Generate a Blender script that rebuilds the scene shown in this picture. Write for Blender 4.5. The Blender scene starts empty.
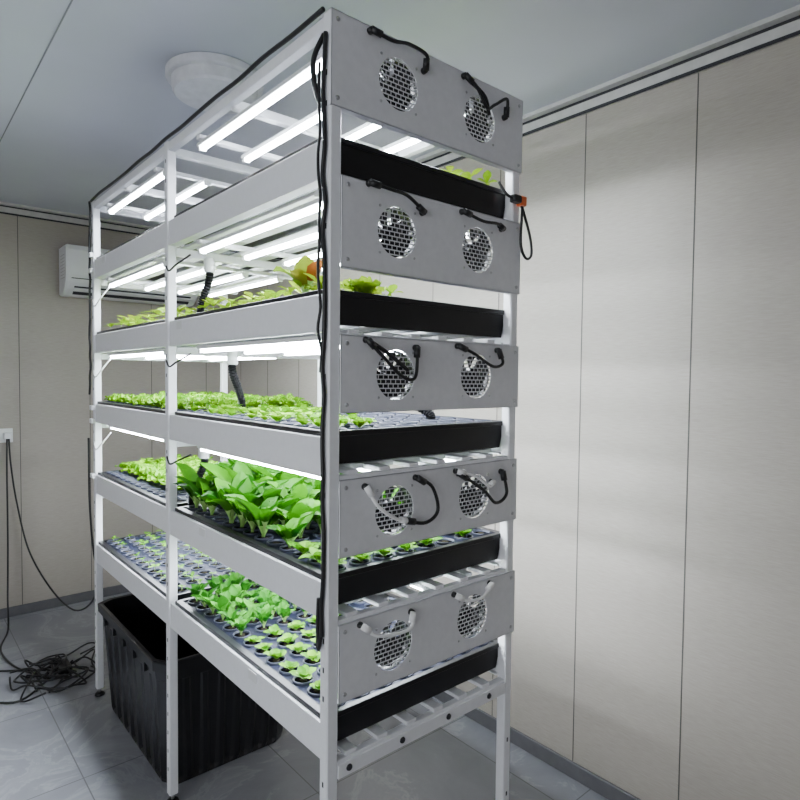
import bpy, math, random
from mathutils import Vector, Matrix
random.seed(7)
R=random.random
def U(a,b): return a+(b-a)*random.random()

# ---------------------------------------------------------------- materials
def newmat(name):
    m=bpy.data.materials.new(name); m.use_nodes=True
    nt=m.node_tree; b=nt.nodes['Principled BSDF']
    return m,nt,b
def pmat(name,col,rough=0.5,metal=0.0,noise=0.08,nscale=30,bump=0.0,spec=0.5):
    m,nt,b=newmat(name)
    tc=nt.nodes.new('ShaderNodeTexCoord'); n=nt.nodes.new('ShaderNodeTexNoise')
    n.inputs['Scale'].default_value=nscale; n.inputs['Detail'].default_value=4
    nt.links.new(tc.outputs['Object'],n.inputs['Vector'])
    r=nt.nodes.new('ShaderNodeValToRGB')
    r.color_ramp.elements[0].position=.3; r.color_ramp.elements[1].position=.7
    r.color_ramp.elements[0].color=tuple(c*(1-noise) for c in col)+(1,)
    r.color_ramp.elements[1].color=tuple(min(1,c*(1+noise)) for c in col)+(1,)
    nt.links.new(n.outputs['Fac'],r.inputs['Fac']); nt.links.new(r.outputs['Color'],b.inputs['Base Color'])
    b.inputs['Roughness'].default_value=rough; b.inputs['Metallic'].default_value=metal
    b.inputs['Specular IOR Level'].default_value=spec
    if bump>0:
        bp=nt.nodes.new('ShaderNodeBump'); bp.inputs['Strength'].default_value=bump; bp.inputs['Distance'].default_value=.002
        nt.links.new(n.outputs['Fac'],bp.inputs['Height']); nt.links.new(bp.outputs['Normal'],b.inputs['Normal'])
    return m
def emat(name,col,s):
    m=bpy.data.materials.new(name); m.use_nodes=True; nt=m.node_tree
    for n in list(nt.nodes): nt.nodes.remove(n)
    o=nt.nodes.new('ShaderNodeOutputMaterial'); e=nt.nodes.new('ShaderNodeEmission')
    e.inputs['Color'].default_value=col+(1,); e.inputs['Strength'].default_value=s
    nt.links.new(e.outputs[0],o.inputs[0]); return m
def leafmat(name,c1,c2):
    m=bpy.data.materials.new(name); m.use_nodes=True; nt=m.node_tree
    b=nt.nodes['Principled BSDF']; o=nt.nodes['Material Output']
    g=nt.nodes.new('ShaderNodeNewGeometry'); r=nt.nodes.new('ShaderNodeValToRGB')
    r.color_ramp.elements[0].color=c1+(1,); r.color_ramp.elements[1].color=c2+(1,)
    nt.links.new(g.outputs['Random Per Island'],r.inputs['Fac'])
    tc=nt.nodes.new('ShaderNodeTexCoord'); n=nt.nodes.new('ShaderNodeTexNoise'); n.inputs['Scale'].default_value=90
    nt.links.new(tc.outputs['Object'],n.inputs['Vector'])
    mx=nt.nodes.new('ShaderNodeMix'); mx.data_type='RGBA'; mx.blend_type='MULTIPLY'; mx.inputs['Factor'].default_value=.4
    nt.links.new(r.outputs['Color'],mx.inputs[6]); nt.links.new(n.outputs['Fac'],mx.inputs[7])
    nt.links.new(mx.outputs[2],b.inputs['Base Color']); b.inputs['Roughness'].default_value=.5; b.inputs['Specular IOR Level'].default_value=.15
    t=nt.nodes.new('ShaderNodeBsdfTranslucent'); nt.links.new(r.outputs['Color'],t.inputs['Color'])
    ms=nt.nodes.new('ShaderNodeMixShader'); ms.inputs[0].default_value=.22
    nt.links.new(b.outputs[0],ms.inputs[1]); nt.links.new(t.outputs[0],ms.inputs[2]); nt.links.new(ms.outputs[0],o.inputs['Surface'])
    return m

M_white=pmat('white_powder_coat',(.86,.87,.90),.35,0,.02,60)
M_panel=pmat('panel_powder_coat',(.74,.745,.77),.5,0,.03,60,0,.3)
M_black=pmat('black_plastic',(.010,.010,.012),.35,0,.1,50,0,.35)
M_cable=pmat('black_rubber',(.008,.008,.009),.4)
M_hose=pmat('black_corrugated_hose',(.005,.005,.006),.5,0,.1,50,0,.15)
M_wcable=pmat('white_rubber',(.92,.92,.92),.4)
M_deck=pmat('tray_deck_plastic',(.011,.013,.030),.5,0,.15,25,0,.2)
M_rim=pmat('net_cup_rim',(.045,.05,.075),.4,0,.1,30,0,.3)
M_cupin=pmat('net_cup_inside',(.003,.003,.004),.95,0,.3,200,0,.0)
M_plug=pmat('grow_sponge',(.03,.027,.018),.9,0,.35,150,0,.0)
M_led=emat('led_tube',(.86,.93,1.0),125)
M_steel=pmat('steel',(.5,.5,.52),.3,.9)
M_dark=pmat('dark_slot',(.02,.02,.025),.7)
M_wplast=pmat('white_plastic',(.78,.79,.8),.35,0,.02,20)
M_orange=pmat('orange_plastic',(.8,.15,.03),.4)
M_tub=pmat('tub_black_plastic',(.010,.010,.012),.28,0,.1,20,.15)
M_stem=pmat('pale_stem',(.36,.60,.18),.45,0,.1,80,0,.2)
L_bok=leafmat('bok_choy_leaf',(.006,.085,.001),(.060,.27,.003))
L_let=leafmat('lettuce_leaf',(.13,.40,.002),(.26,.55,.006))
L_seed=leafmat('seedling_leaf',(.06,.26,.004),(.17,.43,.010))
L_young=leafmat('young_leaf',(.016,.15,.008),(.06,.28,.016))
L_yel=leafmat('yellow_green_leaf',(.20,.40,.004),(.36,.52,.015))
L_red=leafmat('red_tinged_leaf',(.25,.06,.015),(.18,.32,.02))

# ---------------------------------------------------------------- mesh builder
class MB:
    def __init__(s): s.v=[];s.f=[];s.m=[];s.sm=[];s.mats=[]
    def mi(s,mat):
        if mat not in s.mats: s.mats.append(mat)
        return s.mats.index(mat)
    def add(s,vs,fs,mat,smooth=False):
        o=len(s.v); s.v+= [tuple(v) for v in vs]; k=s.mi(mat)
        for f in fs: s.f.append(tuple(i+o for i in f)); s.m.append(k); s.sm.append(smooth)
    def box(s,a,b,mat,bev=0.0):
        x0,y0,z0=a;x1,y1,z1=b
        if x0>x1:x0,x1=x1,x0
        if y0>y1:y0,y1=y1,y0
        if z0>z1:z0,z1=z1,z0
        c=bev
        if c<=0 or min(x1-x0,y1-y0,z1-z0)<=2.2*c:
            v=[(x0,y0,z0),(x1,y0,z0),(x1,y1,z0),(x0,y1,z0),(x0,y0,z1),(x1,y0,z1),(x1,y1,z1),(x0,y1,z1)]
            s.add(v,[(0,3,2,1),(4,5,6,7),(0,1,5,4),(1,2,6,5),(2,3,7,6),(3,0,4,7)],mat); return
        def ring(z,i):
            return [(x0+c+i,y0+i,z),(x1-c-i,y0+i,z),(x1-i,y0+c+i,z),(x1-i,y1-c-i,z),(x1-c-i,y1-i,z),(x0+c+i,y1-i,z),(x0+i,y1-c-i,z),(x0+i,y0+c+i,z)]
        rs=[ring(z0,c*.6),ring(z0+c*.6,0),ring(z1-c*.6,0),ring(z1,c*.6)]
        v=[p for r in rs for p in r]; f=[tuple(reversed(range(8))),tuple(range(24,32))]
        for k in range(3):
            for i in range(8):
                j=(i+1)%8; f.append((k*8+i,k*8+j,k*8+8+j,k*8+8+i))
        s.add(v,f,mat)
    def lathe(s,prof,mat,M=Matrix(),n=24,smooth=True,caps=True):
        v=[];f=[]
        for r,z in prof:
            for i in range(n):
                a=2*math.pi*i/n; v.append(M@Vector((r*math.cos(a),r*math.sin(a),z)))
        for k in range(len(prof)-1):
            for i in range(n):
                j=(i+1)%n; f.append((k*n+i,k*n+j,(k+1)*n+j,(k+1)*n+i))
        if caps:
            f.append(tuple(reversed(range(n)))); f.append(tuple(range((len(prof)-1)*n,len(prof)*n)))
        s.add(v,f,mat,smooth)
    def tube(s,pts,r,mat,n=8,sub=6,smooth=True,ridge=0):
        P=[Vector(p) for p in pts]
        if len(P)>2 and sub>1:
            Q=[]
            for i in range(len(P)-1):
                p0=P[max(i-1,0)];p1=P[i];p2=P[i+1];p3=P[min(i+2,len(P)-1)]
                for k in range(sub):
                    t=k/sub
                    Q.append(.5*((2*p1)+(-p0+p2)*t+(2*p0-5*p1+4*p2-p3)*t*t+(-p0+3*p1-3*p2+p3)*t**3))
            Q.append(P[-1]); P=Q
        t0=(P[1]-P[0]).normalized(); up=Vector((0,0,1)) if abs(t0.z)<.9 else Vector((1,0,0))
        nrm=t0.cross(up).normalized(); v=[];f=[]
        for i,p in enumerate(P):
            t=(P[min(i+1,len(P)-1)]-P[max(i-1,0)])
            t=t.normalized() if t.length>1e-9 else t0
            nrm=(nrm-t*nrm.dot(t)); nrm=nrm.normalized() if nrm.length>1e-6 else t.orthogonal().normalized()
            b=t.cross(nrm); rr=r*(1+ridge*(1 if i%2 else -1))
            for k in range(n):
                a=2*math.pi*k/n; v.append(p+nrm*(rr*math.cos(a))+b*(rr*math.sin(a)))
        m=len(P)
        for i in range(m-1):
            for k in range(n):
                j=(k+1)%n; f.append((i*n+k,i*n+j,(i+1)*n+j,(i+1)*n+k))
        f.append(tuple(reversed(range(n)))); f.append(tuple(range((m-1)*n,m*n)))
        s.add(v,f,mat,smooth)
    def mesh(s,name):
        me=bpy.data.meshes.new(name); me.from_pydata(s.v,[],s.f)
        for m in s.mats: me.materials.append(m)
        me.polygons.foreach_set('material_index',s.m); me.polygons.foreach_set('use_smooth',s.sm); me.update()
        return me
    def obj(s,name,parent=None,loc=None):
        xs=[v[0] for v in s.v];ys=[v[1] for v in s.v];zs=[v[2] for v in s.v]
        c=Vector(((min(xs)+max(xs))/2,(min(ys)+max(ys))/2,min(zs)))
        s.v=[(v[0]-c.x,v[1]-c.y,v[2]-c.z) for v in s.v]
        o=bpy.data.objects.new(name,s.mesh(name)); bpy.context.scene.collection.objects.link(o)
        o.location=c
        if parent:
            o.parent=parent; o.location=c-parent.location
        return o
def empty(name,loc):
    o=bpy.data.objects.new(name,None); bpy.context.scene.collection.objects.link(o); o.location=loc; o.empty_display_size=.2
    return o

# ---------------------------------------------------------------- dimensions (metres)
CAMZ=1.49
X0,X1=.731,1.372
Y0,YM,Y1=1.085,2.062,3.005
PW=.030
ZT=2.270
T=[.726,1.046,1.370,1.685,2.02]     # tray tops, bottom to top
WX,WY,CZ=1.943,4.32,2.51
LX,FY=-2.1,-2.0

# ---------------------------------------------------------------- room
def wallmat(name,axis):
    m,nt,b=newmat(name)
    tc=nt.nodes.new('ShaderNodeTexCoord'); mp=nt.nodes.new('ShaderNodeMapping')
    mp.inputs['Scale'].default_value=(1,1,14) 
    nt.links.new(tc.outputs['Object'],mp.inputs['Vector'])
    n=nt.nodes.new('ShaderNodeTexNoise'); n.inputs['Scale'].default_value=22; n.inputs['Detail'].default_value=6; n.inputs['Roughness'].default_value=.7
    nt.links.new(mp.outputs['Vector'],n.inputs['Vector'])
    r=nt.nodes.new('ShaderNodeValToRGB'); r.color_ramp.elements[0].position=.3; r.color_ramp.elements[1].position=.72
    r.color_ramp.elements[0].color=(.335,.305,.265,1); r.color_ramp.elements[1].color=(.42,.385,.34,1)
    nt.links.new(n.outputs['Fac'],r.inputs['Fac']); nt.links.new(r.outputs['Color'],b.inputs['Base Color'])
    b.inputs['Roughness'].default_value=.5
    bp=nt.nodes.new('ShaderNodeBump'); bp.inputs['Strength'].default_value=.25; bp.inputs['Distance'].default_value=.0015
    nt.links.new(n.outputs['Fac'],bp.inputs['Height']); nt.links.new(bp.outputs['Normal'],b.inputs['Normal'])
    return m
M_wall=wallmat('fabric_wall_panel',0)
M_seam=pmat('panel_seam',(.09,.085,.08),.7)
M_cseam=pmat('ceiling_seam',(.22,.23,.25),.7)
M_base=pmat('baseboard_metal',(.13,.13,.14),.45,.2)
M_ceil=pmat('ceiling_panel',(.55,.575,.64),.5,0,.03,3)
M_trim=pmat('trim_light',(.50,.49,.48),.45)

def floormat():
    m,nt,b=newmat('stone_tile_floor')
    tc=nt.nodes.new('ShaderNodeTexCoord')
    br=nt.nodes.new('ShaderNodeTexBrick'); br.offset=0; br.inputs['Scale'].default_value=1
    br.inputs['Brick Width'].default_value=.62; br.inputs['Row Height'].default_value=.62
    br.inputs['Mortar Size'].default_value=.0025; br.inputs['Mortar Smooth'].default_value=.3
    br.inputs['Mortar'].default_value=(.12,.12,.125,1)
    nt.links.new(tc.outputs['Object'],br.inputs['Vector'])
    n=nt.nodes.new('ShaderNodeTexNoise'); n.inputs['Scale'].default_value=2.6; n.inputs['Detail'].default_value=9; n.inputs['Roughness'].default_value=.62; n.inputs['Distortion'].default_value=1.4
    nt.links.new(tc.outputs['Object'],n.inputs['Vector'])
    r=nt.nodes.new('ShaderNodeValToRGB'); e=r.color_ramp.elements
    e[0].position=.3;e[0].color=(.21,.215,.24,1); e[1].position=.75;e[1].color=(.35,.355,.38,1)
    x=e.new(.5); x.color=(.25,.255,.28,1); x=e.new(.53); x.color=(.32,.325,.35,1); x=e.new(.56); x.color=(.265,.27,.295,1)
    nt.links.new(n.outputs['Fac'],r.inputs['Fac'])
    nt.links.new(r.outputs['Color'],br.inputs['Color1']); nt.links.new(r.outputs['Color'],br.inputs['Color2'])
    nt.links.new(br.outputs['Color'],b.inputs['Base Color'])
    b.inputs['Roughness'].default_value=.33
    return m
M_floor=floormat()
b=MB(); b.box((LX-.1,FY-.1,-.1),(WX+.1,WY+.1,0),M_floor); o=b.obj('floor')
b=MB(); b.box((LX-.1,FY-.1,CZ),(WX+.1,WY+.1,CZ+.1),M_ceil); b.obj('ceiling')
b=MB(); b.box((WX,FY-.1,0),(WX+.1,WY+.1,CZ),M_wall); b.obj('wall_right')
b=MB(); b.box((LX-.1,WY,0),(WX,WY+.1,CZ),M_wall); b.obj('wall_back')
b=MB(); b.box((LX-.1,FY-.1,0),(WX,FY,CZ),M_wall); b.obj('wall_front')
b=MB()   # left wall with an unseen window opening, added to let in fill light
wy0,wy1,wz0,wz1=-1.4,1.4,.85,2.15
b.box((LX-.1,FY,0),(LX,WY,wz0),M_wall); b.box((LX-.1,FY,wz1),(LX,WY,CZ),M_wall)
b.box((LX-.1,FY,wz0),(LX,wy0,wz1),M_wall); b.box((LX-.1,wy1,wz0),(LX,WY,wz1),M_wall); b.obj('wall_left')
b=MB()
for a in (wy0,0-.02,wy1-.04): b.box((LX-.08,a,wz0),(LX-.03,a+.04,wz1),M_wplast)
b.box((LX-.08,wy0,wz0),(LX-.03,wy1,wz0+.04),M_wplast); b.box((LX-.08,wy0,wz1-.04),(LX-.03,wy1,wz1),M_wplast); b.obj('window_1')  # frame of the added window, out of view
# seams
b=MB()
for k in range(-7,9):
    y=1.242+.394*k
    if FY<y<WY: b.box((WX-.0012,y-.0018,.06),(WX+.001,y+.0018,CZ-.06),M_seam)
b.obj('trim_1')
b=MB()
for k in range(-6,4):
    x=.640+.394*k
    if LX<x<WX: b.box((x-.0018,WY-.0012,.06),(x+.0018,WY+.001,CZ-.06),M_seam)
b.obj('trim_2')
b=MB()
for x in (-1.9,-.75,.41):
    b.box((x-.002,FY,CZ-.0012),(x+.002,WY,CZ+.001),M_cseam)
b.obj('trim_3')
# cornice tracks
b=MB()
b.box((WX-.012,FY,CZ-.062),(WX,WY,CZ),M_trim); b.box((WX-.045,FY,CZ-.014),(WX-.012,WY,CZ),M_trim)
b.box((WX-.016,FY,CZ-.064),(WX-.012,WY,CZ-.054),M_dark)
b.box((WX-.017,FY,CZ-.021),(WX-.0115,WY,CZ-.0135),M_dark)
b.obj('trim_4')
b=MB()
b.box((LX,WY-.012,CZ-.062),(WX-.05,WY,CZ),M_trim); b.box((LX,WY-.045,CZ-.014),(WX-.05,WY-.012,CZ),M_trim)
b.box((LX,WY-.016,CZ-.064),(WX-.05,WY-.012,CZ-.054),M_dark)
b.box((LX,WY-.017,CZ-.021),(WX-.05,WY-.0115,CZ-.0135),M_dark)
b.obj('trim_5')
b=MB(); b.box((WX-.012,FY,0),(WX,WY,.06),M_base,.003); b.obj('baseboard_right')
b=MB(); b.box((LX,WY-.012,0),(WX-.012,WY,.06),M_base,.003); b.obj('baseboard_back')

# ---------------------------------------------------------------- rack
rack=empty('hydroponic_grow_rack',(X0,Y0,0))
b=MB()
def post(x,y):
    b.box((x,y,.035),(x+PW,y+PW,ZT),M_white,.003)
    b.lathe([(.006,.012),(.006,.04)],M_steel,Matrix.Translation((x+PW/2,y+PW/2,0)),10)
    b.lathe([(.020,0),(.022,.004),(.018,.012),(.008,.016)],M_black,Matrix.Translation((x+PW/2,y+PW/2,0)),16)
PX=[X0,X1-PW]; PY=[Y0,YM-PW/2,Y1-PW]
for x in PX:
    for y in PY: post(x,y)
b.obj('posts',rack)
b=MB()   # punched slots in posts
for y in PY:
    z=.12
    while z<ZT-.04:
        if not any(t-.1<z<t+.01 for t in T):
            b.box((X0-.0006,y+.0125,z),(X0+.001,y+.0175,z+.012),M_dark)
        z+=.065
for x in PX:
    z=.12
    while z<.6:
        b.box((x+.0125,Y0-.0006,z),(x+.0175,Y0+.001,z+.012),M_dark); z+=.16
b.obj('post_slots',rack)
b=MB()   # side rails, cross bars, slats
RH=.082
segs=[(Y0+PW,YM-PW/2),(YM+PW/2,Y1-PW)]
for t in T:
    for (a,c) in segs:
        b.box((X0+.004,a,t-RH-.012),(X0+.022,c,t-.012),M_white,.003)
        b.box((X1-.022,a,t-RH-.012),(X1-.004,c,t-.012),M_white,.003)
        b.box((X0+.004,a,t-RH-.014),(X0+.035,c,t-RH-.010),M_white)
        b.box((X1-.035,a,t-RH-.014),(X1-.004,c,t-RH-.010),M_white)
    zb=t-.112
    for y in (Y0+.003,YM-.01,Y1-.025):
        b.box((X0+PW,y,zb-.012),(X1-PW,y+.02,zb+.014),M_white,.002)
    for i in range(6):
        x=X0+.055+i*.093
        b.box((x,Y0+.006,zb+.014),(x+.032,Y1-.02,zb+.024),M_white,.002)
# top frame
for (a,c) in segs:
    for xx in (X0+.003,X1-.027):
        b.box((xx,a,ZT-.032),(xx+.024,c,ZT-.004),M_white,.003)
for y in (Y0+.005,Y0+.5,YM-.012,YM+.5,Y1-.027):
    b.box((X0+.02,y,ZT-.04),(X1-.02,y+.024,ZT-.014),M_white,.003)
b.obj('rails',rack)
# LED lights: aluminium channel above, diffuser (lower half) below
b=MB()
LEDX=[.778,.929,1.08,1.231]
levels=[.936,1.259,1.574,1.887,2.208]
for lz in levels:
    for (a,c) in ((Y0+.06,1.865),(2.195,2.86)):
        for x in LEDX:
            b.box((x-.016,a-.015,lz+.001),(x+.016,c+.015,lz+.012),M_wplast,.002)
            n=9; v=[];f=[]
            for yy in (a,c):
                for i in range(n):
                    q=math.pi*i/(n-1); v.append((x+.0095*math.cos(q),yy,lz+.0008-.0105*math.sin(q)))
            for i in range(n-1): f.append((i,i+1,n+i+1,n+i))
            b.add(v,f,M_led,True)
            for yy in (a-.013,c):
                b.box((x-.012,yy,lz-.011),(x+.012,yy+.013,lz+.006),M_wplast,.002)
    for y in (Y0+.07,1.83,2.22,2.82):
        b.box((X0+.02,y,lz+.012),(X1-.02,y+.022,lz+.026),M_white,.002)
b.obj('led_tubes',rack)

# fan panels
PHS=[.178,.174,.172,.198,.200]
pcs=[.850,1.176,1.497,1.829,2.168]
ptops=[c+h/2 for c,h in zip(pcs,PHS)]
FU=[.187,.466]; FR=.059
def mesh_grille(b,cx,cz,y):
    w=.0010; sp=.0105; sx=.0150
    n=int(FR/sp)+1
    for i in range(-n,n+1):
        z=i*sp
        if abs(z)<FR:
            h=math.sqrt(FR*FR-z*z); b.box((cx-h,y,cz+z-w*1.2),(cx+h,y+.0012,cz+z+w*1.2),M_panel)
        for j in range(-n,n+1):
            x=j*sx+(sx/2 if i%2 else 0)
            z0,z1=z,z+sp
            if x*x+max(z0*z0,z1*z1)<FR*FR: b.box((cx+x-w*.7,y+.0002,cz+z0),(cx+x+w*.7,y+.0012,cz+z1),M_panel)
b=MB(); bf=MB()
for k,pt in enumerate(ptops):
    PH=PHS[k]
    xa=X0-.001 if k==4 else X0+PW*.95; xb=X1+.002
    za,zb=pt-PH,pt; y=Y0-.004
    cz=(za+zb)/2; hs=.066
    xs=[xa]
    for u in FU: xs+=[X0+u-hs,X0+u+hs]
    xs.append(xb)
    def quad(x0_,x1_,z0_,z1_):
        b.add([(x0_,y,z0_),(x1_,y,z0_),(x1_,y,z1_),(x0_,y,z1_)],[(0,1,2,3)],M_panel)
    for i in range(0,6,2): quad(xs[i],xs[i+1],za,zb)
    for u in FU:
        cx=X0+u
        quad(cx-hs,cx+hs,za,cz-hs); quad(cx-hs,cx+hs,cz+hs,zb)
        n=48; v=[];f=[]
        for i in range(n):
            a=2*math.pi*i/n; c_,s_=math.cos(a),math.sin(a); q=hs/max(abs(c_),abs(s_))
            v.append((cx+c_*q,y,cz+s_*q)); 
        for i in range(n):
            a=2*math.pi*i/n; v.append((cx+FR*math.cos(a),y,cz+FR*math.sin(a)))
        for i in range(n):
            a=2*math.pi*i/n; v.append((cx+FR*math.cos(a),y+.003,cz+FR*math.sin(a)))
        for i in range(n):
            j=(i+1)%n; f.append((i,j,n+j,n+i)); f.append((n+i,n+j,2*n+j,2*n+i))
        b.add(v,f,M_panel)
        mesh_grille(b,cx,cz,y+.001)
        for sx in (-1,1):
            for sz in (-1,1):
                b.lathe([(.0035,0),(.003,.0015)],M_steel,Matrix.Translation((cx+sx*.053,y,cz+sz*.053))@Matrix.Rotation(math.pi/2,4,'X'),10)
        Mx=Matrix.Translation((cx,y+.006,cz))@Matrix.Rotation(-math.pi/2,4,'X')
        bf.lathe([(.0585,0),(.0585,.026)],M_black,Mx,32,True,False)
        bf.lathe([(.0,0),(.021,0),(.022,.002),(.022,.02)],M_black,Mx,20)
        for j in range(7):
            a0=2*math.pi*j/7+u*9+k; v=[];f=[]
            for q in range(6):
                rr=.021+.034*q/5
                a1=a0+.25*q/5; 
                for (da,dz) in ((-.44,.004),(.0,.011),(.48,.019)):
                    v.append(Mx@Vector((rr*math.cos(a1+da),rr*math.sin(a1+da),dz)))
            for q in range(5):
                for e in range(2): f.append((q*3+e,q*3+e+1,q*3+e+4,q*3+e+3))
            bf.add(v,f,M_black,True)
        for a in (math.pi/4,math.pi*3/4):
            d=Vector((math.cos(a)*.06,0,math.sin(a)*.06)); c=Vector((cx,y+.03,cz))
            bf.tube([c-d,c+d],.003,M_black,6,1)
        bf.lathe([(.0,0.024),(.024,.024),(.024,.03),(.0,.03)],M_black,Mx,16)
    b.box((xa,y,zb-.0015),(xb,y+.03 if k<4 else y+.045,zb),M_panel)
    b.box((xa,y,za),(xb,y+.02,za+.0015),M_panel)
    b.box((xb-.0015,y,za),(xb,y+.03,zb),M_panel); b.box((xa,y,za),(xa+.0015,y+.004,zb),M_panel)
    for sx in (xa+.016,xb-.016):
        for sz in (za+.018,zb-.018):
            b.lathe([(.005,0),(.0045,.002)],M_steel,Matrix.Translation((sx,y,sz))@Matrix.Rotation(math.pi/2,4,'X'),12)
    for u0,u1 in ((.04,.12),(.255,.40)):
        b.box((X0+u0,y+.012,za+.02),(X0+u1,y+.05,zb-.03),M_black,.003)
b.obj('fan_panels',rack); bf.obj('cooling_fans',rack)
b=MB()
zb=T[0]-.118
b.box((X0+PW,Y0-.002,zb-.020),(X1-PW,Y0+.004,zb+.012),M_white,.001)
for u in (.06,.22,.38,.54):
    b.lathe([(.008,0),(.007,.003)],M_dark,Matrix.Translation((X0+u,Y0-.002,zb-.003))@Matrix.Rotation(math.pi/2,4,'X'),14)
b.obj('end_bar',rack)

# leads on the fan panels
b=MB()
yp=Y0-.014
def lead(k,pts,mat,r=.0032,ends=True,em=None):
    em=em or M_cable
    P=[(X0+u,yp-(.010 if 0<i<len(pts)-1 else 0),ptops[k]+dz) for i,(u,dz) in enumerate(pts)]
    b.tube(P,r,mat,8,8)
    if ends:
        for (p,q) in ((P[0],P[1]),(P[-1],P[-2])):
            d=(Vector(q)-Vector(p)).normalized()
            b.tube([Vector(p)-d*.002,Vector(p)+d*.024],r*1.9,em,10,1)
        for e in (P[0],P[-1]):
            b.lathe([(.008,0),(.007,.012)],M_cable,Matrix.Translation((e[0],Y0-.003,e[2]))@Matrix.Rotation(math.pi/2,4,'X'),12)
lead(4,[(.10,-.012),(.15,-.022),(.20,-.012),(.255,-.018),(.262,-.045)],M_cable,.0042)
lead(4,[(.40,-.012),(.43,-.035),(.47,-.075),(.50,-.06),(.55,-.03),(.56,-.07)],M_cable,.0042)
lead(4,[(.41,-.02),(.46,-.05),(.49,-.085)],M_cable,.005,False)
lead(3,[(.10,-.005),(.15,-.012),(.20,-.016),(.262,-.04)],M_cable,.0042)
lead(3,[(.40,-.012),(.46,-.028),(.52,-.025),(.555,-.03)],M_cable,.0042)
lead(2,[(.095,-.008),(.13,-.045),(.19,-.09),(.23,-.09),(.245,-.02)],M_cable,.0042)
lead(2,[(.095,-.008),(.15,-.04),(.215,-.075)],M_cable,.005,False)
lead(2,[(.39,-.010),(.44,-.030),(.51,-.06),(.55,-.05),(.545,-.015)],M_cable,.0042)
lead(1,[(.095,-.02),(.12,-.065),(.17,-.10),(.215,-.115)],M_wcable,.0042,True,M_wcable)
lead(1,[(.25,-.015),(.29,-.04),(.31,-.10),(.27,-.125),(.215,-.115)],M_cable,.0045)
lead(1,[(.39,-.012),(.45,-.03),(.50,-.06),(.53,-.055)],M_wcable,.0042,True,M_wcable)
lead(1,[(.40,-.02),(.48,-.07),(.53,-.11),(.575,-.09),(.57,-.03)],M_cable,.0045)
lead(0,[(.085,-.012),(.12,-.040),(.18,-.052),(.225,-.048),(.24,-.02)],M_wcable,.0042,True,M_wcable)
lead(0,[(.39,-.012),(.42,-.030),(.48,-.035),(.53,-.012)],M_wcable,.0042,True,M_wcable)
b.obj('fan_leads',rack)

# power cables on frame
b=MB()
def wig(p0,p1,n,amp,ax):
    out=[]
    for i in range(n+1):
        t=i/n; p=Vector(p0).lerp(Vector(p1),t)
        p[ax]+=U(-amp,amp); out.append(p)
    return out
b.tube(wig((X0-.006,Y0+.02,ZT+.004),(X0-.006,Y1-.02,ZT+.002),14,.004,2),.0055,M_cable,8,4)
b.tube(wig((X0-.007,Y0+.012,2.22),(X0-.007,Y0+.012,.92),22,.006,1),.005,M_cable,8,4)
b.tube(wig((X0-.013,Y0+.025,2.16),(X0-.010,Y0+.02,1.5),14,.008,1),.0035,M_cable,8,4)
b.tube([(X0-.004,Y0+.02,2.22),(X0-.022,Y0+.03,2.17),(X0-.022,Y0+.03,2.12),(X0-.008,Y0+.03,2.08)],.006,M_cable,8,6)
b.tube([(X0-.007,Y0+.012,.93),(X0-.01,Y0+.02,.89),(X0-.006,Y0+.03,.93),(X0-.004,Y0+.03,1.0)],.0045,M_cable,8,6)
b.tube(wig((X0-.008,Y1-.01,ZT),(X0-.008,Y1+.01,1.40),20,.012,1),.005,M_cable,8,4)
for z in (2.02,1.95,1.33,1.27,1.02):
    b.box((X0-.014,Y1-.03,z),(X0+.0,Y1+.004,z+.02),M_wplast,.002)
for t in T[1:4]:
    b.tube([(X0-.004,YM-.012,t+.17),(X0-.008,YM-.05,t+.15),(X0-.002,YM-.10,t+.165),(X0+.02,YM-.16,t+.19)],.0032,M_cable,8,6)
    b.tube([(X0-.004,Y1-.035,t+.14),(X0-.008,Y1-.08,t+.11),(X0+.0,Y1-.14,t+.14),(X0+.03,Y1-.17,t+.19)],.0032,M_wcable,8,6)
b.box((X1-.024,Y0-.026,1.972),(X1+.002,Y0-.005,1.998),M_orange,.004); b.box((X1-.055,Y0-.028,1.976),(X1-.022,Y0-.006,1.996),M_cable,.004)
b.tube([(X1-.01,Y0-.014,1.975),(X1+.012,Y0-.016,1.93),(X1+.030,Y0-.018,1.88),(X1+.03,Y0-.02,1.84),(X1+.005,Y0-.02,1.83),(X1-.012,Y0-.016,1.87),(X1-.008,Y0-.016,1.97)],.004,M_cable,8,8)
b.tube([(X1-.05,Y0-.02,1.985),(X1-.07,Y0-.01,1.995),(X1-.08,Y0+.01,2.03)],.004,M_cable,8,8)
b.obj('power_cables',rack)
# drain hoses
b=MB()
def hose(pts,r=.013):
    b.tube(pts,r,M_hose,12,14,False,.12)
def fitting(p): b.lathe([(.017,-.03),(.019,-.025),(.019,.015),(.015,.02)],M_wplast,Matrix.Translation(p),16)
for (x,y,t,dx) in ((.86,2.01,T[3],-.02),(.93,1.98,T[2],.05),(.84,2.01,T[1],-.03)):
    hose([(x,y,t+.20),(x,y,t+.14),(x+dx*.6,y+.02,t+.08),(x+dx,y+.03,t+.03),(x+dx,y+.03,t+.0)]); fitting((x,y,t+.19))
hose([(1.13,1.56,T[2]+.13),(1.14,1.50,T[2]+.09),(1.18,1.36,T[2]+.055),(1.21,1.28,T[2]+.02),(1.215,1.27,T[2]+.0)])
b.obj('drain_hoses',rack)
b=MB()
for (y,t) in ((1.93,T[3]),(1.42,T[0]),(1.75,T[1]),(2.8,T[4])):
    b.box((X0+.002,y,t-.045),(X0+.0045,y+.045,t-.02),M_wplast)
b.obj('paper_tags',rack)

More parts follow.
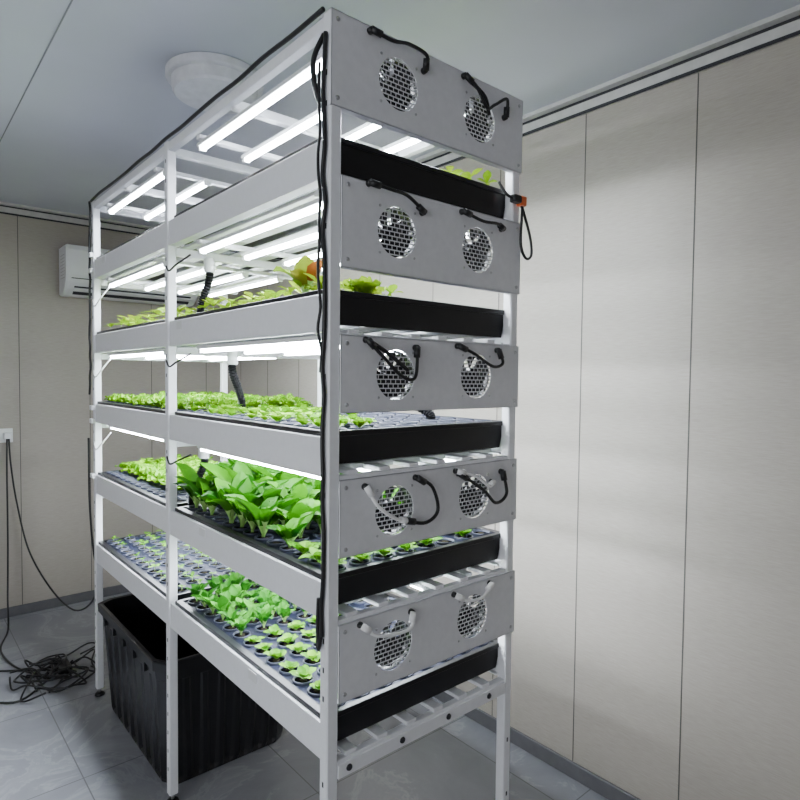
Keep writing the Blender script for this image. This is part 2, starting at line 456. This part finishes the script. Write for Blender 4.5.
# ---------------------------------------------------------------- grow trays (shared mesh)
TW=.600; TLN=.905
def tray_mesh():
    b=MB()
    hx,hy=TW/2,TLN/2
    v=[]
    for (z,i) in ((-.074,.008),(-.008,.0),(-.008,.004),(-.066,.014)):
        v+=[(-hx+i,-hy+i,z),(hx-i,-hy+i,z),(hx-i,hy-i,z),(-hx+i,hy-i,z)]
    f=[(3,2,1,0)]
    for k in range(3):
        for i in range(4):
            j=(i+1)%4; f.append((k*4+i,k*4+j,k*4+4+j,k*4+4+i))
    b.add(v,f,M_black)
    e=.009
    b.box((-hx-e,-hy-.004,-.010),(hx+e,-hy+.012,.003),M_black,.002)
    b.box((-hx-e,hy-.012,-.010),(hx+e,hy+.004,.003),M_black,.002)
    b.box((-hx-e,-hy,-.010),(-hx+.012,hy,.003),M_black,.002)
    b.box((hx-.012,-hy,-.010),(hx+e,hy,.003),M_black,.002)
    b.box((-hx+.01,-hy+.01,-.012),(hx-.01,hy-.01,-.002),M_deck)
    for (x,y) in CUPS:
        Mx=Matrix.Translation((x,y,-.002))
        b.lathe([(.0265,0),(.0270,.0045),(.0258,.0070),(.0238,.0070),(.0222,.0015)],M_rim,Mx,18,True,False)
        b.add([Mx@Vector((.0225*math.cos(i*math.pi/9),.0225*math.sin(i*math.pi/9),.0012)) for i in range(18)],[tuple(range(18))],M_cupin)
        b.lathe([(.010,0.0010),(.010,.0035),(.006,.0045)],M_plug,Mx,8)
    return b.mesh('grow_tray')
NX,NY=8,13
CUPS=[(-TW/2+.045+i*(TW-.09)/(NX-1),-TLN/2+.04+j*(TLN-.08)/(NY-1)) for j in range(NY) for i in range(NX)]
tm=tray_mesh()
XC=(X0+X1)/2; BY=[Y0+.028+TLN/2, YM+.012+TLN/2]
for k,t in enumerate(T):
    for y in BY:
        o=bpy.data.objects.new('grow_tray',tm); bpy.context.scene.collection.objects.link(o)
        o.location=(XC,y,t-.003)

# ---------------------------------------------------------------- plants
def leaf(b,base,az,e0,curl,L,W,mat,pf=.2,pw=.12,cup=.15,ruf=0,n=7,stem=None):
    p=Vector(base); ph=U(0,6); hd=Vector((math.cos(az),math.sin(az),0)); sd=Vector((-math.sin(az),math.cos(az),0))
    v=[];f=[]; cols=(-1,-.5,0,.5,1)
    for i in range(n+1):
        s=i/n; e=e0-curl*s*s
        d=hd*math.cos(e)+Vector((0,0,math.sin(e))); nn=-hd*math.sin(e)+Vector((0,0,math.cos(e)))
        if i>0: p=p+d*(L/n)
        if s<pf: w=W*pw
        else:
            q=(s-pf)/(1-pf); w=W*max(pw*(1-q),math.sin(math.pi*min(1,q*.93+.04)**.8)**.7)
            if i==n: w=W*.12
        w*=.5
        for c in cols:
            off=cup*w*c*c*(1 if s>=pf else .4)
            if ruf and s>=pf: off+=ruf*abs(c)*math.sin(ph+s*15+c*3)
            v.append(p+sd*(w*c)+nn*off)
    fs=[];fm=[]
    for i in range(n):
        for c in range(4):
            q=(i*5+c,i*5+c+1,i*5+c+6,i*5+c+5)
            (fs if (i+.5)/n<pf else fm).append(q)
    o=len(b.v); b.v+=[tuple(x) for x in v]
    for q in fs: b.f.append(tuple(i+o for i in q)); b.m.append(b.mi(stem or mat)); b.sm.append(True)
    for q in fm: b.f.append(tuple(i+o for i in q)); b.m.append(b.mi(mat)); b.sm.append(True)
def bok(b,p,s,mat=None):
    n=9
    for i in range(n):
        g=i/n; leaf(b,p,i*2.4+U(-.3,.3),math.radians(90-30*(1-g)+U(-8,8)),math.radians(U(20,75)),s*U(.70,1.18)*(1.0-.25*g),s*.40*U(.8,1.2),mat or L_bok,.36,.16,.4,.003,8,M_stem)
def lett(b,p,s,mat=None):
    n=11
    for i in range(n):
        g=i/n; leaf(b,p,i*2.4+U(-.3,.3),math.radians(25+60*g+U(-8,8)),math.radians(U(20,60)),s*U(.8,1.1)*(1-.3*g),s*.70,mat or L_let,.1,.3,.3,.006,8)
def ros(b,p,s,mat=None):
    n=8
    for i in range(n):
        g=i/n; leaf(b,p,i*2.4+U(-.3,.3),math.radians(30+40*g+U(-8,8)),math.radians(U(20,50)),s*U(.8,1.15)*(1-.35*g),s*.62,mat or L_seed,.25,.2,.2,.001,6,M_stem)
def tiny(b,p,s,mat=None):
    h=s*.5; b.tube([p,Vector(p)+Vector((U(-.004,.004),U(-.004,.004),h))],.0009,M_stem,5,1)
    q=Vector(p)+Vector((0,0,h)); a=U(0,6)
    for i in range(4): leaf(b,q,a+i*1.6,math.radians(U(10,50)),.5,s*U(.6,1),s*.5,mat or L_seed,.2,.2,.1,0,4)
def crop(name,fn,tier,bay,cells,size,mat=None,prob=1.0):
    b=MB()
    for (i,j) in cells:
        if R()>prob: continue
        x,y=CUPS[j*NX+i]; x+=XC; y+=BY[bay]
        s=size(i,j) if callable(size) else size
        fn(b,Vector((x+U(-.004,.004),y+U(-.004,.004),T[tier]-.001)),s*U(.8,1.2),mat)
    return b.obj(name)
G=lambda i0,i1,j0,j1:[(i,j) for j in range(j0,j1) for i in range(i0,i1)]
# lowest tier
crop('lettuce_seedlings',ros,0,0,[(0,0),(0,1),(1,1)]+G(0,5,2,7),.037,L_seed)
crop('spinach_plants',bok,0,0,G(0,8,7,13),.078,L_young)
crop('lettuce_seedlings',tiny,0,1,G(0,8,0,13),.028,L_seed,.85)
# second tier
crop('bok_choy_plants',bok,1,0,[(i,j) for (i,j) in G(0,7,3,13) if (i+j)%5!=4],lambda i,j:.090+.060*min(1,(j-2)/6)+U(-.02,.03),L_bok)
crop('bok_choy_seedlings',ros,1,0,G(0,5,0,3)+[(6,0),(6,1),(5,2)],.050,L_seed,.9)
crop('lettuce_plants',lett,1,1,G(1,6,3,13),.075,L_let)
crop('bok_choy_plants',bok,1,1,G(3,8,0,4),.13,L_bok)
# third tier
crop('lettuce_plants',lett,2,1,G(0,8,0,13),.055,L_let)
crop('lettuce_seedlings',ros,2,0,G(0,3,0,5)+G(0,6,5,13),lambda i,j:.038,L_let,.8)
# fourth tier
crop('lettuce_seedlings',tiny,3,1,G(0,8,0,13),.060,L_yel,.8)
crop('lettuce_seedlings',tiny,3,0,G(0,4,1,13)+G(4,8,7,13),.055,L_yel,.65)
crop('red_lettuce_plants',bok,3,0,[(0,2)],.105,L_red)
crop('lettuce_plants',lett,3,0,[(0,1),(1,3),(2,1),(1,0)],.055,L_yel)
# top tier
crop('lettuce_seedlings',tiny,4,0,G(4,8,0,8),.055,L_yel,.6)

# ---------------------------------------------------------------- black water tub
b=MB()
def rr(x0,x1,y0,y1,z,r,rib=0.0):
    L=[]
    steps=28
    def edge(p,q,nx,ny):
        for i in range(steps):
            t=(i)/steps; w=rib*(1 if (i%4) in (1,2) else 0)
            e=0 if i==0 else w
            L.append((p[0]+(q[0]-p[0])*t+nx*e,p[1]+(q[1]-p[1])*t+ny*e,z))
    edge((x0+r,y0),(x1-r,y0),0,1); edge((x1-r*0.0,y0+r),(x1,y1-r),-1,0)
    edge((x1-r,y1),(x0+r,y1),0,-1); edge((x0,y1-r),(x0,y0+r),1,0)
    return L
def tubring(z,g,rib=0):
    return rr(.755-g,1.235+g,2.140-g,2.84+g,z,.03,rib)
rings=[tubring(.003,0),tubring(.02,.004,.010),tubring(.40,.028,.010),tubring(.405,.030),tubring(.44,.034),tubring(.445,.046),tubring(.478,.048),tubring(.482,.044),tubring(.480,.030),tubring(.03,-.004)]
n=len(rings[0]); v=[p for r_ in rings for p in r_]; f=[tuple(reversed(range(n))),tuple(range((len(rings)-1)*n,len(rings)*n))]
for k in range(len(rings)-1):
    for i in range(n):
        j=(i+1)%n; f.append((k*n+i,k*n+j,(k+1)*n+j,(k+1)*n+i))
b.add(v,f,M_tub)
for i in range(5):
    y=2.25+i*.13
    b.box((.712,y,.405),(.735,y+.012,.446),M_tub)
b.obj('water_reservoir_tub')

# ---------------------------------------------------------------- air conditioner
b=MB()
ax0,ax1=.860,1.69; az=1.985
prof=[(0,.0),(-.10,.0),(-.155,.035),(-.185,.075),(-.20,.12),(-.203,.27),(-.19,.298),(-.16,.305),(0,.305)]
def acsec(x,s=1.0):
    cy,cz_=-.1,.15
    return [(x,WY-.003+(cy+(y-cy)*s),az+cz_+(z-cz_)*s) for y,z in prof]
xs=[(ax0,.94),(ax0+.012,1),(ax1-.012,1),(ax1,.94)]
v=[];f=[]
for x,s in xs: v+=acsec(x,s)
n=len(prof); f=[tuple(range(n)),tuple(reversed(range(3*n,4*n)))]
for k in range(3):
    for i in range(n):
        j=(i+1)%n; f.append((k*n+j,k*n+i,(k+1)*n+i,(k+1)*n+j))
b.add(v,f,M_wplast)
b.box((ax0+.03,WY-.206,az+.095),(ax1-.03,WY-.196,az+.099),M_dark)
b.add([(ax0+.05,WY-.118,az+.006),(ax1-.05,WY-.118,az+.006),(ax1-.05,WY-.175,az+.052),(ax0+.05,WY-.175,az+.052)],[(0,1,2,3)],M_dark)
b.box((ax0+.05,WY-.19,az+.03),(ax1-.05,WY-.135,az+.035),M_wplast)
for i in range(8): b.box((ax0-.0005,WY-.16,az+.10+i*.02),(ax0+.012,WY-.05,az+.104+i*.02),M_trim)
b.obj('air_conditioner')
# ---------------------------------------------------------------- ceiling lamp
b=MB()
M_lamp=pmat('lamp_shade',(.66,.67,.70),.35)
b.lathe([(0,0),(.155,0),(.160,-.004),(.160,-.024),(.155,-.028),(.142,-.029),(.140,-.062),(.132,-.070),(.07,-.076),(0,-.078)][::-1],M_lamp,Matrix.Translation((.878,2.00,CZ)),48,False,False)
b.obj('ceiling_lamp')
# ---------------------------------------------------------------- socket and loose cables
b=MB()
b.box((.475,WY-.010,1.075),(.600,WY,1.16),M_wplast,.003); b.box((.55,WY-.045,1.095),(.59,WY-.010,1.135),M_wplast,.004)
b.box((.505,WY-.012,1.10),(.51,WY-.0095,1.115),M_dark); b.box((.52,WY-.012,1.10),(.525,WY-.0095,1.115),M_dark)
b.obj('wall_socket')
b=MB()
b.tube([(.575,WY-.045,1.10),(.58,WY-.06,.95),(.61,WY-.06,.70),(.66,WY-.12,.42),(.74,WY-.3,.22),(.80,3.75,.16),(.82,3.45,.28),(.79,3.16,.50),(.74,3.05,.66),(.720,3.03,.9),(.718,3.03,1.2)],.005,M_cable,8,8)
b.tube([(.565,WY-.045,1.10),(.56,WY-.06,.9),(.56,WY-.06,.5),(.55,WY-.10,.15),(.53,WY-.25,.012),(.46,3.8,.007),(.50,3.5,.007),(.62,3.3,.007),(.70,3.2,.02)],.005,M_cable,8,8)
for q in range(10):
    pts=[];a=U(0,6);cx,cy=U(.54,.70),U(3.17,3.50)
    for i in range(10):
        a+=U(.4,.9); rr_=U(.05,.16); pts.append((cx+rr_*math.cos(a),cy+rr_*math.sin(a),.006+U(0,.05)))
    b.tube(pts,.0045,M_cable,7,5)
b.tube([(.60,3.3,.007),(.45,3.15,.007),(.32,3.25,.007),(.18,3.35,.007),(-.1,3.3,.007)],.005,M_cable,7,6)
b.tube([(.60,3.4,.007),(.40,3.55,.007),(.28,3.60,.007),(.1,3.55,.007),(-.2,3.7,.007)],.005,M_cable,7,6)
b.box((.64,3.3,.0),(.70,3.42,.035),M_cable,.005)
b.obj('power_cord_tangle')
b=MB()
b.add([(.20,2.36,.0015),(.235,2.35,.004),(.245,2.38,.002),(.215,2.40,.005)],[(0,1,2,3)],M_wplast); b.obj('paper_scrap')

# ---------------------------------------------------------------- lights, world, camera
w=bpy.data.worlds.new('world'); bpy.context.scene.world=w; w.use_nodes=True
w.node_tree.nodes['Background'].inputs[0].default_value=(.85,.9,1,1); w.node_tree.nodes['Background'].inputs[1].default_value=.6
ld=bpy.data.lights.new('window_fill','AREA'); ld.shape='RECTANGLE'; ld.size=wy1-wy0; ld.size_y=wz1-wz0; ld.energy=46; ld.color=(.94,.97,1)  # area fill light added in the unseen window to brighten the room
lo=bpy.data.objects.new('window_fill',ld); bpy.context.scene.collection.objects.link(lo); lo.location=(LX-.12,0,1.5)
lo.rotation_euler=Vector((-1,0,0)).to_track_quat('Z','Y').to_euler()
cd=bpy.data.cameras.new('camera'); co=bpy.data.objects.new('camera',cd); bpy.context.scene.collection.objects.link(co)
cd.sensor_width=36; cd.lens=36*602/800; cd.clip_start=.05
co.location=(0,0,CAMZ); p=math.radians(2.1)
ya=math.atan2(.649,.760)+.0040
q=Vector((math.sin(ya)*math.cos(p),math.cos(ya)*math.cos(p),-math.sin(p))).to_track_quat('-Z','Y')
co.rotation_euler=(q.to_matrix()@Matrix.Rotation(.010,3,'Z')).to_euler()
bpy.context.scene.camera=co
